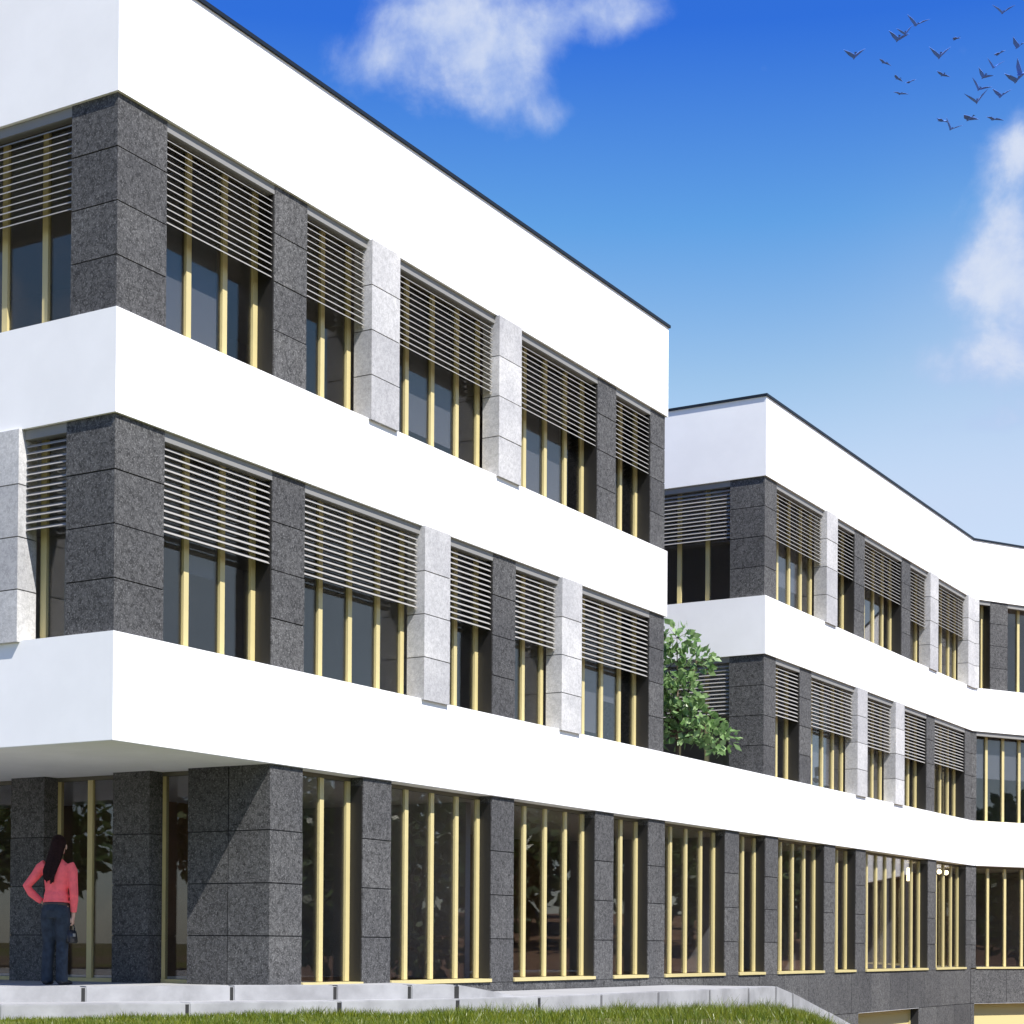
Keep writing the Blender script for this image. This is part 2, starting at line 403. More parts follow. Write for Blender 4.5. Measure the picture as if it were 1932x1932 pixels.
def off_poly(pts, d):
    """offset an open polyline to its left by d"""
    out = []
    for i, p in enumerate(pts):
        p = Vector(p); ns = []
        if i > 0: t = (p - Vector(pts[i - 1])).normalized(); ns.append(Vector((-t.y, t.x)))
        if i < len(pts) - 1: t = (Vector(pts[i + 1]) - p).normalized(); ns.append(Vector((-t.y, t.x)))
        if len(ns) == 1: out.append(tuple(p + ns[0] * d))
        else:
            b = (ns[0] + ns[1]).normalized(); out.append(tuple(p + b * (d / b.dot(ns[0]))))
    return out
def strip(bm, outer, inner, z0, z1):
    for i in range(len(outer) - 1):
        bm_prism_q(bm, [outer[i], outer[i + 1], inner[i + 1], inner[i]], z0, z1, i == 0, i == len(outer) - 2)
def bm_prism_q(bm, q, z0, z1, capa, capb):
    lo = [bm.verts.new((*p, z0)) for p in q]; hi = [bm.verts.new((*p, z1)) for p in q]
    bm.faces.new(lo[::-1]); bm.faces.new(hi); bm.faces.new((lo[0], lo[1], hi[1], hi[0])); bm.faces.new((lo[2], lo[3], hi[3], hi[2]))
    if capa: bm.faces.new((lo[3], lo[0], hi[0], hi[3]))
    if capb: bm.faces.new((lo[1], lo[2], hi[2], hi[1]))
def band(name, line, z0, z1, th=0.42):
    bm = bmesh.new(); strip(bm, line, off_poly(line, th), z0, z1)
    bmesh.ops.remove_doubles(bm, verts=bm.verts, dist=1e-4)
    return link(name, mesh_from_bm(name, bm, 'white_plaster'), bld)
def fill(name, line, z0, z1, m, parent=None):
    bm = bmesh.new(); bm_prism(bm, line, z0, z1); return link(name, mesh_from_bm(name, bm, m), parent or bld)

NEAR = [(0, DEPTH), (0, 0), (UE, 0), (UE, DEPTH)]
REAR = [(UR, DEPTH), (UR, 0), (UB, 0), F3(F3LEN, 0)]
BASE = [(0, DEPTH), (0, 0), (UB, 0), F3(F3LEN, 0)]
def closed(line, ins):
    q = off_poly(line, ins)
    if line is REAR or line is BASE: q = q + [F3(F3LEN, DEPTH - 3)]
    return q
for line, z0, z1 in ((NEAR, Z1B, Z1T), (REAR, Z1B, Z1T)):
    b = band('parapet', line, z0, z1)
    bm = bmesh.new(); strip(bm, off_poly(line, -0.03), off_poly(line, 0.45), z1 + 0.002, z1 + 0.050)
    bmesh.ops.remove_doubles(bm, verts=bm.verts, dist=1e-4)
    link('coping', mesh_from_bm('coping', bm, 'coping_metal'), b)
    fill('roof', closed(line, 0.41), z0 + 0.45, z0 + 0.75, 'roof_gravel')
    fill('ceiling', closed(line, 0.425), z0 + 0.012, z0 + 0.10, 'ceiling_paint')
for line in (NEAR, REAR):
    band('facade_band', line, Z2B, Z2T)
    fill('ceiling', closed(line, 0.425), Z2B + 0.012, Z2B + 0.10, 'ceiling_paint')
    fill('floor', closed(line, 0.425), Z2T - 0.75, Z2T - 0.62, 'inner_floor')
band('facade_band', BASE, Z3B, Z3T)
fill('soffit', closed(BASE, 0.006), Z3B - 0.006, Z3B - 0.001, 'soffit_plaster')
fill('terrace_roof', closed(BASE, 0.425), Z3T - 0.75, Z3T - 0.62, 'roof_gravel')
# closing walls: inner core behind the rooms, far sides
def box_part(name, x0, x1, y0, y1, z0, z1, m, parent=None):
    o = link(name, box_mesh(name, x1 - x0, y1 - y0, z1 - z0, m), parent or bld, ((x0 + x1) / 2, (y0 + y1) / 2, (z0 + z1) / 2)); return o
for z0, z1 in ((Z2T - 0.62, Z1B + .012), (Z3T - 0.62, Z2B + .012)):
    box_part('inner_wall', 4.2, UE - .45, 4.2, 4.4, z0, z1, 'inner_wall')
    box_part('inner_wall', 4.2, 4.4, 4.41, DEPTH, z0, z1, 'inner_wall')
    box_part('inner_wall', 7.42, 7.54, 0.75, 4.19, z0, z1, 'inner_wall')
    box_part('inner_wall', 11.42, 11.54, 0.75, 4.19, z0, z1, 'inner_wall')
    box_part('end_wall', UE - .40, UE - .06, 0.48, DEPTH, z0 + .62, z1 - .012, 'dark_granite')
    box_part('inner_wall', UR + 4.2, 38, 4.2, 4.4, z0, z1, 'inner_wall')
    box_part('inner_wall', UR + 4.2, UR + 4.4, 4.41, DEPTH, z0, z1, 'inner_wall')
    for u in (22.2, 24.9, 28.9): box_part('inner_wall', u, u + .12, 0.9, 4.19, z0, z1, 'inner_wall')
box_part('inner_wall', 7.0, 38, 5.2, 5.4, 0.0, Z3B, 'inner_wood')
box_part('inner_wall', 6.8, 7.0, 5.2, DEPTH, 0.0, Z3B, 'inner_wood')
for u in (9.0, 18.9, 24.6, 29.7): box_part('inner_wall', u, u + .14, 1.0, 5.19, 0.0, Z3B, 'inner_wall')
fill('floor', [(2.98, DEPTH), (2.98, .42), (UB, .42), F3(F3LEN, .42), F3(F3LEN, DEPTH - 3)], -0.20, -0.055, 'inner_floor')

# (third facet's rooms are closed further down, once its frame exists)
# --- facade frames: s runs along the facade, d into the building
class Facade:
    def __init__(f, kind, base=0.0): f.kind, f.base = kind, base
    def box(f, s0, s1, d0, d1):
        if f.kind == 'right': return (s0, s1, f.base + d0, f.base + d1)
        if f.kind == 'left': return (f.base + d0, f.base + d1, s0, s1)
        return (s0, s1, d0, d1)
    def place(f, o):
        if f.kind == 'third': o.location = (UB, 0, 0); o.rotation_euler = (0, 0, AZ3 - AZ)
    def sub(f, name, parent, s0, s1, d0, d1, z0, z1, m, bevel=0.0):
        x0, x1, y0, y1 = f.box(s0, s1, d0, d1)
        return link(name, box_mesh(name, x1 - x0, y1 - y0, z1 - z0, m, bevel), parent, ((x0 + x1) / 2, (y0 + y1) / 2, (z0 + z1) / 2))

RIGHT = Facade('right'); LEFT = Facade('left'); REARL = Facade('left', UR); GLEFT = Facade('left', 2.85); THIRD = Facade('third')

def pier(F, s0, s1, z0, z1, pale=False, rows=(0.60, 0.605, 0.605), depth=0.30, d0=0.04, s_cut=None, cols=1):
    """a stone pier: dark joint backing with coursed stone panels that return round its sides"""
    if pale: d0 = -0.045; z0 -= 0.016; z1 -= 0.004
    x0, x1, y0, y1 = F.box(s0 + .014, s1 - .014, d0 + .014, depth + d0)
    bm = bmesh.new(); bm_box(bm, x0, x1, y0, y1, z0 + .012, z1 - .004)
    core = link('stone_pier', mesh_from_bm('stone_pier', bm, 'light_backing' if pale else 'joint_backing'), bld)
    if pale: core['label'] = 'pale grey stone pier standing proud of the white band'
    F.place(core)
    zs = [z0] + [z0 + sum(rows[:i + 1]) for i in range(len(rows))] + [z1]
    g = 0.007
    for i in range(len(zs) - 1):
        for c in range(cols):
            a = s0 + (s1 - s0) * c / cols; b = s0 + (s1 - s0) * (c + 1) / cols
            F.sub('stone_panel', core, a + (g if c else 0), b - (g if c < cols - 1 else 0), d0 + random.uniform(-.003, .003), depth + d0 - .01,
                  zs[i] + (g if i else 0), zs[i + 1] - (g if i < len(zs) - 2 else 0), 'pale_stone' if pale else 'dark_granite')
    return core

SLATS = {}
def slat_mesh(F, L):
    kk = 'l' if F.kind == 'left' else 'r'
    key = (kk, round(L, 3))
    if key not in SLATS:
        bm = bmesh.new()
        prof = ((0.0, 0.0), (0.056, 0.042), (0.056, 0.050), (0.0, 0.008))     # outer edge low, inner edge high
        ends = []
        for s in (-L / 2, L / 2):
            ends.append([bm.verts.new((s, d, z) if kk == 'r' else (d, s, z)) for d, z in prof])
        for k in range(4): bm.faces.new((ends[0][k], ends[0][(k + 1) % 4], ends[1][(k + 1) % 4], ends[1][k]))
        bm.faces.new(ends[0]); bm.faces.new(ends[1])
        SLATS[key] = mesh_from_bm('slat', bm, 'slat_metal')
    return SLATS[key]

def window(F, s0, s1, mull, z0, z1, rec=0.27, louvre=0, sill=True, blinds=(), box=True, dark_reveal=True, curtains=()):
    """a cream framed window set back between piers: frame > mullions, panes, louvre slats, slat box"""
    gd = rec + 0.055; fd = gd - .034
    bm = bmesh.new()
    def fb(a, b, d0, d1, za, zb): bm_box(bm, *F.box(a, b, d0, d1), za, zb)
    if sill: fb(s0 + .002, s1 - .002, .012 if z0 < .5 else fd - .12, gd + .05, z0 - .028, z0 + .022)
    else: fb(s0, s1, fd + .01, gd + .05, z0, z0 + .05)
    fb(s0, s0 + .05, fd + .01, gd + .05, z0 + (.03 if sill else .05), z1 - .06)
    fb(s1 - .05, s1, fd + .02, gd + .05, z0 + (.03 if sill else .05), z1 - .06)
    win = link('window', mesh_from_bm('window', bm, 'cream_metal'), bld); F.place(win)
    F.sub('head_rail', win, s0, s1, fd + .01, gd + .05, z1 - .06, z1, 'head_metal')
    edges = [s0 + .05]
    for m in mull:
        F.sub('mullion', win, m - .044, m + .044, fd, gd + .016, z0 + (.03 if sill else .05), z1 - .06, 'cream_metal')
        edges += [m - .044, m + .044]
    edges.append(s1 - .05)
    for i in range(0, len(edges) - 1, 2):
        a, b = edges[i], edges[i + 1]
        if b - a > .05: F.sub('pane', win, a + .001, b - .001, gd, gd + .012, z0 + .031, z1 - .061, 'window_glass')
    for (a, b, frac) in blinds:
        F.sub('roller_blind', win, a, b, gd + .05, gd + .054, z1 - .06 - (z1 - z0 - .1) * frac, z1 - .06, 'blind_fabric')
    for (a, b) in curtains:
        bm = bmesh.new(); n = 28; lo, hi = [], []
        for k in range(n + 1):
            sx_ = a + (b - a) * k / n; dd = gd + .12 + .03 * math.sin(k * 1.25)
            p = (sx_, dd) if F.kind != 'left' else (F.base + dd, sx_)
            lo.append(bm.verts.new((*p, z0 + .05))); hi.append(bm.verts.new((*p, z1 - .07)))
        for k in range(n): bm.faces.new((lo[k], lo[k + 1], hi[k + 1], hi[k]))
        link('curtain', mesh_from_bm('curtain', bm, 'blind_fabric', True), win)
    if dark_reveal: F.sub('jamb_lining', win, s1 - .012, s1 - .001, .055, gd - .001, z0 + .031, z1 - .118, 'dark_frame')  # near-black strip over the side of the reveal at dark piers
    if box: F.sub('slat_box', win, s0, s1, .045, .16, z1 - .115, z1 - .004, 'box_metal')
    if louvre:
        n = 13 if louvre == 1 else random.choice((13, 13, 14, 16)); top = z1 - .135; pitch_ = .0795
        me = slat_mesh(F, s1 - s0 - .02)
        if louvre == 1:
            for k in range(n):
                x0, x1, y0, y1 = F.box(s0, s1, .07, .07)
                o = link('slat', me, win, ((x0 + x1) / 2, (y0 + y1) / 2, top - pitch_ * (k + 1) + .012))
                o.rotation_euler = (random.uniform(-.02, .02), 0, 0) if F.kind != 'left' else (0, random.uniform(-.02, .02), 0)
        else:
            bm = bmesh.new()
            for k in range(n):
                z = top - pitch_ * (k + 1) + .012
                prof = ((.07, z), (.126, z + .042), (.126, z + .050), (.07, z + .008))
                e = [[bm.verts.new((s, d, zz)) for d, zz in prof] for s in (s0 + .01, s1 - .01)]
                for q in range(4): bm.faces.new((e[0][q], e[0][(q + 1) % 4], e[1][(q + 1) % 4], e[1][q]))
                bm.faces.new(e[0]); bm.faces.new(e[1])
            o = link('slat', mesh_from_bm('slat', bm, 'slat_metal'), win); o['kind'] = 'stuff'
    return win

def row(F, k0, M0, piers, z0, z1, louvre, rec=0.27, sill=True, rows=(.60, .605, .605), blinds={}, skip_mull={}, last=None, box=True, dm=.0):
    """piers given as module numbers (start, end, pale); a window with a mullion on every module line between each pair"""
    S = lambda k: k0 + M0 * k
    for i, (a, b, pale) in enumerate(piers):
        pier(F, S(a) if a or i else S(a) + .0, S(b), z0, z1, pale, rows)
        if i < len(piers) - 1:
            c, dd = b, piers[i + 1][0]
            n = round(dd - c)
            mull = [S(c + j) + dm for j in range(1, n)] + [S(dd) - .036]
            window(F, S(c), S(dd), mull, z0, z1, rec, louvre, sill, blinds.get(i, ()), box)

def corner_pier(u0, u1, v0, v1, z0, z1, rows=(.60, .605, .605), cuts=()):
    """a corner pier of solid courses, one block per course (or split along v at the cuts)"""
    bm = bmesh.new(); bm_box(bm, u0 + .014, u1 - .004, v0 + .014, v1 - .004, z0 + .012, z1 - .004)
    core = link('stone_pier', mesh_from_bm('stone_pier', bm, 'joint_backing'), bld)
    zs = [z0] + [z0 + sum(rows[:i + 1]) for i in range(len(rows))] + [z1]; g = .007
    vv = [v0] + list(cuts) + [v1]
    for i in range(len(zs) - 1):
        for c in range(len(vv) - 1):
            RIGHT.sub('stone_panel', core, u0 + random.uniform(-.003, .003), u1, vv[c] + (g if c else random.uniform(-.003, .003)), vv[c + 1] - (g if c < len(vv) - 2 else 0),
                      zs[i] + (g if i else 0), zs[i + 1] - (g if i < len(zs) - 2 else 0), 'dark_granite')
m_ = 0.6665
for z0, z1, m in ((Z2T - 0.62, Z1B + .012, 'inner_wall'), (Z3T - 0.62, Z2B + .012, 'inner_wall'), (0.0, Z3B, 'inner_wood')):
    o = link('inner_wall', box_mesh('inner_wall', F3LEN + 1.5, .2, z1 - z0, m), bld, (*F3((F3LEN - 2.3) / 2, 4.6), (z0 + z1) / 2), AZ3 - AZ)
    for t_ in (4.2, 9.4):
        o = link('inner_wall', box_mesh('inner_wall', .14, 3.4, z1 - z0, 'inner_wall'), bld, (*F3(t_, 2.75), (z0 + z1) / 2), AZ3 - AZ)
# long sunny facade, near wing (module 0 starts at .19; the corner pier starts at the corner)
def near_row(piers, z0, z1, blinds={}, curtains={}):
    S = lambda k: .19 + m_ * k
    corner_pier(.04, S(1), .04, .73 if z0 > 5 else .77, z0, z1)
    seq = [(0, 1, False)] + piers
    for i in range(len(seq) - 1):
        b = seq[i][1]; a, e, pale = seq[i + 1]
        n = a - b
        mull = [S(b + j) + .02 for j in range(1, n)] + [S(a) - .056]
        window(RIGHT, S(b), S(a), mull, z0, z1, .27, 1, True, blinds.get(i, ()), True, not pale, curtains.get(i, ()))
        pier(RIGHT, S(a), S(e) if a < 20 else UE - .045, z0, z1, pale)
B = lambda a, b, f: (.19 + m_ * a + .04, .19 + m_ * b - .04, f)
near_row([(4, 5, False), (7, 8, True), (12, 13, True), (17, 18, False), (20, 21, False)], Z2T, Z1B,
         {0: (B(1, 3, .97),), 2: (B(9, 11, .9),), 3: (B(13, 14, .7), B(14, 15, 1), B(15, 16, .98),)})
near_row([(4, 5, False), (9, 10, True), (12, 13, False), (15, 16, True), (20, 21, False)], Z3T, Z2B,
         {0: (B(2, 3, .6),), 4: (B(17, 18, .95), B(18, 19, .7))},
         {1: ((B(5, 6, 0)[0], B(5, 6, 0)[0] + .3),), 3: ((B(13, 14, 0)[0], B(13, 14, 0)[0] + .35),)})
# long sunny facade, second wing
def rear_row(piers, z0, z1, blinds={}):
    S = lambda k: UR + m_ * k
    corner_pier(UR + .04, S(1), .04, .79, z0, z1)
    seq = [(0, 1, False)] + piers
    for i in range(len(seq) - 1):
        b = seq[i][1]; a, e, pale = seq[i + 1]
        mull = [S(b + j) + .02 for j in range(1, a - b)] + [S(a) - .056]
        window(RIGHT, S(b), S(a), mull, z0, z1, .27, 2, True, blinds.get(i, ()), True, not pale)
        pier(RIGHT, S(a), S(e) if a < 21 else UB + .008, z0, z1, pale)
RB = lambda a, b, f: (UR + m_ * a + .04, UR + m_ * b - .04, f)
rear_row([(5, 6, True), (8, 9, False), (13, 14, False), (16, 17, True), (21, 22, True)], Z2T, Z1B, {0: (RB(2, 4, .8),), 4: (RB(18, 20, .6),)})
rear_row([(3, 4, False), (8, 9, True), (12, 13, True), (16, 17, False), (21, 22, False)], Z3T, Z2B, {1: (RB(5, 7, .95),)})
# third facet, turned towards the street
def third_row(z0, z1, first_pale, louvre, lay, rec=.27, rows=(.60, .605, .605), box=True, blind=0):
    pier(THIRD, -0.008, .17, z0, z1, first_pale, rows)
    for s0, s1, s2, pale in lay:
        n = max(1, round((s1 - s0) / .62)); st = (s1 - s0) / n
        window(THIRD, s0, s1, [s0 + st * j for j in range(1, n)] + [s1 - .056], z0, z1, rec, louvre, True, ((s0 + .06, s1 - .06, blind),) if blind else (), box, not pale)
        pier(THIRD, s1, s2, z0, z1, pale, rows)
third_row(Z2T, Z1B, True, 0, [(.17, .67, 1.32, False), (1.32, 4.0, 4.65, False), (4.65, 6.6, 7.3, True), (7.3, 10, 10.7, False), (10.7, 13.4, 14, False)])
third_row(Z3T, Z2B, False, 0, [(.17, 3.3, 3.95, False), (3.95, 5.9, 6.6, True), (6.6, 9.2, 9.9, False), (9.9, 13, 13.7, False)], blind=.5)
GROWS = (.62, .66, .66)
third_row(0.0, Z3B, False, 0, [(.17, 3.4, 4.05, False), (4.05, 6.0, 6.65, False), (6.65, 9.3, 9.95, False), (9.95, 13, 13.7, False)], .22, GROWS, False)
# ground floor
GP = [(4, 5), (7, 8), (12, 13), (17, 18), (20, 21), (25, 26), (28, 29), (33, 34), (36, 37), (44, 45), (49, 50)]
S = lambda k: .19 + m_ * k
for i, (a, e) in enumerate(GP):
    if i == 0: corner_pier(S(4), S(5), .04, 1.36, 0.0, Z3B, GROWS, (.70,))
    else: pier(RIGHT, S(a), S(e) if a < 49 else UB + .008, -.030, Z3B, False, (GROWS[0] + .030, *GROWS[1:]))
    if i < len(GP) - 1:
        a2 = GP[i + 1][0]
        window(RIGHT, S(e), S(a2), [S(e + j) + .015 for j in range(1, a2 - e)] + [S(a2) - .056], 0.0, Z3B, .22, 0, True, (), False)
# recessed entrance wall under the overhang, left of the ground floor corner
window(GLEFT, 1.36, 2.01, [1.40], 0.0, Z3B, .22, 0, False, (), False, False)
pier(GLEFT, 2.01, 2.64, 0.0, Z3B, False, GROWS, d0=.006)
window(GLEFT, 2.64, 3.88, [3.27], 0.0, Z3B, .22, 0, False, (), False, False)
pier(GLEFT, 3.88, 4.50, 0.0, Z3B, False, GROWS, d0=.006)
window(GLEFT, 4.50, 6.5, [5.15, 5.8], 0.0, Z3B, .22, 0, False, (), False, False)
pier(GLEFT, 6.5, 7.15, 0.0, Z3B, False, GROWS, d0=.006)
window(GLEFT, 7.15, 9.2, [7.8, 8.45], 0.0, Z3B, .22, 0, False, (), False, False)
pier(GLEFT, 9.2, DEPTH, 0.0, Z3B, False, GROWS, d0=.006, cols=6)
# left facade of the near wing (turned from the sun)
def left_row(F, lay, z0, z1, start, louvre=1):
    for s0, s1, s2, pale, mull in lay:
        window(F, s0, s1, mull, z0, z1, .27, louvre, True, (), True, False)
        pier(F, s1, s2, z0, z1, pale, cols=max(1, round((s2 - s1) / .7)))
left_row(LEFT, [(.73, 2.73, 3.4, False, (1.38, 2.03)), (3.4, 5.4, 6.06, True, (4.06, 4.72)), (6.06, 8.7, DEPTH, False, (6.7, 7.4, 8.05))], Z2T, Z1B, (.345, .73))
left_row(LEFT, [(.77, 1.43, 2.10, True, (1.36,)), (2.10, 4.1, 4.76, False, (2.76, 3.42)), (4.76, 6.7, DEPTH, False, (5.4, 6.06))], Z3T, Z2B, (.345, .77))
left_row(REARL, [(.79, 2.79, 3.45, False, (1.40, 2.04)), (3.45, 5.45, DEPTH, False, (4.1, 4.77))], Z2T, Z1B, (.345, .79))
left_row(REARL, [(.79, 2.79, 3.45, False, (1.40, 2.04)), (3.45, 5.45, DEPTH, False, (4.1, 4.77))], Z3T, Z2B, (.345, .79))

# dark stone plinth below the ground floor windows, with basement windows where the land falls away
def plinth(F, s0, s1, holes, step=1.333, top=-.032, mid=-.96, bot=-3.6):
    x0, x1, y0, y1 = F.box(s0, s1, .056, .42)
    bm = bmesh.new()
    bm_box(bm, *F.box(s0, s1, .056, .41), mid, top - .004)
    cuts = [s0] + [c for h in holes for c in h] + [s1]
    for i in range(0, len(cuts), 2):
        if cuts[i + 1] - cuts[i] > .05: bm_box(bm, *F.box(cuts[i], cuts[i + 1], .056, .41), bot, mid - .001)
    p = link('plinth', mesh_from_bm('plinth', bm, 'joint_backing'), bld); F.place(p)
    n = round((s1 - s0) / step); st = (s1 - s0) / n; g = .007
    for i in range(n):
        F.sub('stone_panel', p, s0 + st * i + g, s0 + st * (i + 1) - g, .042 + random.uniform(-.003, .003), .09, mid + g, top - .006, 'dark_granite')
    for i in range(0, len(cuts), 2):
        L = cuts[i + 1] - cuts[i]
        if L < .05: continue
        k = max(1, round(L / step))
        for j in range(k):
            F.sub('stone_panel', p, cuts[i] + L * j / k + (g if j else .001), cuts[i] + L * (j + 1) / k - (g if j < k - 1 else .001), .042 + random.uniform(-.003, .003), .09, bot, mid - g, 'dark_granite')
    for a, b in holes:
        bm = bmesh.new()
        for q in ((a, b, .25, .31, mid - .10, mid - .012), (a, b, .25, .31, mid - 1.0, mid - .92), (a, a + .06, .25, .31, mid - .92, mid - .10), (b - .06, b, .25, .31, mid - .92, mid - .10)):
            bm_box(bm, *F.box(*q[:4]), q[4], q[5])
        w = link('basement_window', mesh_from_bm('basement_window', bm, 'cream_metal'), bld); F.place(w)
        F.sub('shutter', w, a + .061, b - .061, .285, .30, mid - .92, mid - .10, 'cream_blind')
        F.sub('lintel', w, a, b, .036, .249, mid - .0115, mid - .001, 'pale_stone')
plinth(RIGHT, S(8) - .35, UB + .008, [(24.4, 28.8)])
plinth(THIRD, -.008, F3LEN, [(.12, 3.0), (4.4, 7.2)])

# ------------------------------------------------------------------ lamps glowing in the ground floor rooms
def lamp(u, v, z, kind, label):
    root = link('pendant_lamp', None, loc=W(u, v, z)); tag(root, label, 'lamp')
    bm = bmesh.new(); tube(bm, (0, 0, .0), (0, 0, Z3B + .003 - z), .008, .008, 6); link('cord', mesh_from_bm('cord', bm, 'lamp_cord'), root)
    bm = bmesh.new()
    if kind == 'tube':
        tube(bm, (0, 0, -.34), (0, 0, .0), .075, .07, 12)
    else:
        bmesh.ops.create_uvsphere(bm, u_segments=12, v_segments=8, radius=.07)
    link('lamp_shade', mesh_from_bm('lamp_shade', bm, 'lamp_glow', True), root)
lamp(31.0, 1.0, 2.62, 'tube', 'glowing cylindrical lamp hanging behind the widest ground floor window')
lamp(33.58, 1.0, 2.62, 'ball', 'left of two small glowing globe lamps behind the narrow window before the bend')
lamp(34.22, 1.0, 2.62, 'ball', 'right of two small glowing globe lamps behind the narrow window before the bend')

# ------------------------------------------------------------------ trees
def leaf_cloud(bm, centre, rad, n, ls, rng, flat=0.75):
    for _ in range(n):
        while True:
            p = Vector((rng.uniform(-1, 1), rng.uniform(-1, 1), rng.uniform(-1, 1)))
            if 0.25 < p.length < 1: break
        p = Vector((p.x * rad, p.y * rad, p.z * rad * flat)) + centre
        d = (p - centre).normalized() + Vector((rng.gauss(0, .5), rng.gauss(0, .5), rng.gauss(-.15, .5))); d.normalize()
        s = d.cross(Vector((rng.gauss(0, 1), rng.gauss(0, 1), rng.gauss(0, 1)))).normalized()
        L = ls * rng.uniform(.7, 1.4); w = L * .30
        a = bm.verts.new(p); b = bm.verts.new(p + d * L * .5 + s * w); c = bm.verts.new(p + d * L); e = bm.verts.new(p + d * L * .5 - s * w)
        bm.faces.new((a, b, c, e))
def tree(name, loc, trunk_h, clumps, ls, n, label, seed, leaf, r0=.05, group=None):
    rng = random.Random(seed)
    root = link(name, None, loc=loc); tag(root, label, 'tree', group)
    bm = bmesh.new(); tube(bm, (0, 0, 0), (.03, .02, trunk_h), r0, r0 * .7, 10)
    link('trunk', mesh_from_bm('trunk', bm, 'bark', True), root)
    bmL = bmesh.new(); bmB = bmesh.new()
    top = Vector((.03, .02, trunk_h))
    for (x, y, z, r) in clumps:
        c = Vector((x, y, z)); tube(bmB, top * .98, (top + c) / 2 + Vector((0, 0, r * .2)), r0 * .55, r0 * .35, 6); tube(bmB, (top + c) / 2 + Vector((0, 0, r * .2)), c, r0 * .35, r0 * .12, 6)
        for _ in range(4):
            e = c + Vector((rng.gauss(0, r * .5), rng.gauss(0, r * .5), rng.gauss(0, r * .4))); tube(bmB, c, e, r0 * .14, r0 * .05, 4)
        leaf_cloud(bmL, c, r, int(n * (r ** 2)), ls, rng)
    link('limbs', mesh_from_bm('limbs', bmB, 'bark', True), root)
    link('crown', mesh_from_bm('crown', bmL, leaf), root)
    return root
# the small tree on the roof terrace between the two wings
cl = [(-.45, .2, 3.0, .42), (.0, -.05, 3.2, .36), (-.15, .1, 2.65, .52), (.38, -.1, 2.75, .36), (-.5, .1, 2.2, .50), (.05, -.1, 2.1, .48), (.3, -.1, 1.7, .42), (-.35, .15, 1.65, .5), (.55, -.05, 1.42, .40), (.85, -.1, 1.2, .33), (.15, 0, 1.35, .3), (-.55, .2, 1.4, .45), (-.75, .5, 2.0, .5)]
tree('terrace_tree', W(17.1, 1.2, Z3T - .62), 1.25, cl, 0.17, 640, 'small leafy green tree on the roof terrace between the two wings', 5, 'tree_leaf')
# trees and field across the way, seen only mirrored in the glass
rs = random.Random(11)
spots = [(24, 34, 0), (30, 41, 1), (33, 33, 0), (39, 44, 1), (37, 27, 0), (46, 47, 1), (50, 38, 0)]
added_left_spots = []  # unseen trees added to darken the reflection in the entrance glass
for i in range(13):
    added_left_spots.append((-40 + rs.uniform(-7, 7), -26 + i * 4.0, int(rs.random() < .4)))
big = [(0, 0, 5.5, 2.2), (1.6, .5, 4.3, 1.7), (-1.5, -.4, 4.2, 1.8), (.4, 1.5, 4.0, 1.6), (-.3, -1.5, 3.8, 1.6), (.2, .2, 7.0, 1.5)]
tall = [(0, 0, 4.0, 1.7), (.5, .3, 5.8, 1.6), (-.4, .2, 7.4, 1.3), (.1, -.2, 8.8, .9), (-.8, -.4, 3.4, 1.4)]
names = ['broad green tree across the field, mirrored in the ground floor glass', 'tall narrow green tree across the field, mirrored in the ground floor glass']
names_left = ['broad green tree left of the building, mirrored in the entrance glass', 'tall narrow green tree left of the building, mirrored in the entrance glass']
protos = {}
for i, (x, y, k) in enumerate(spots + added_left_spots):
    loc = Vector((x, y, ground_z(x, y) - .1)); lab, grp = (names[k], 'trees across the field') if i < len(spots) else (names_left[k], 'trees left of the building')
    if k not in protos:
        protos[k] = tree('field_tree', loc, 3.0 if not k else 2.6, tall if k else big, .42, 130, lab, 20 + k, 'far_leaf', .18, grp)
    else:
        p = protos[k]; c = p.copy(); COL.objects.link(c); c.location = loc; c.rotation_euler = (0, 0, i * 1.3); c.scale = (1 + .08 * (i % 3),) * 3
        c['label'] = lab; c['group'] = grp
        for ch in p.children:
            q = ch.copy(); COL.objects.link(q); q.parent = c
# the far edge of the field: a wood that reads as one mass
bm = bmesh.new(); rw = random.Random(31)
for i in range(60):
    a = R(30 + i * 1.0 + rw.uniform(-.5, .5)); r_ = rw.uniform(70, 96); x, y = math.sin(a) * r_, math.cos(a) * r_ + 12; z = ground_z(x, y); h = rw.uniform(5, 9)
    tube(bm, (x, y, z - .2), (x, y, z + h * .6), .18, .10, 6)
    for k in range(4):
        leaf_cloud(bm, Vector((x + rw.uniform(-1.2, 1.2), y + rw.uniform(-1.2, 1.2), z + h * (.35 + .16 * k))), rw.uniform(1.3, 2.1), 110, .8, rw, .9)
tag(link('far_wood', mesh_from_bm('far_wood', bm, 'far_leaf')), kind='stuff')

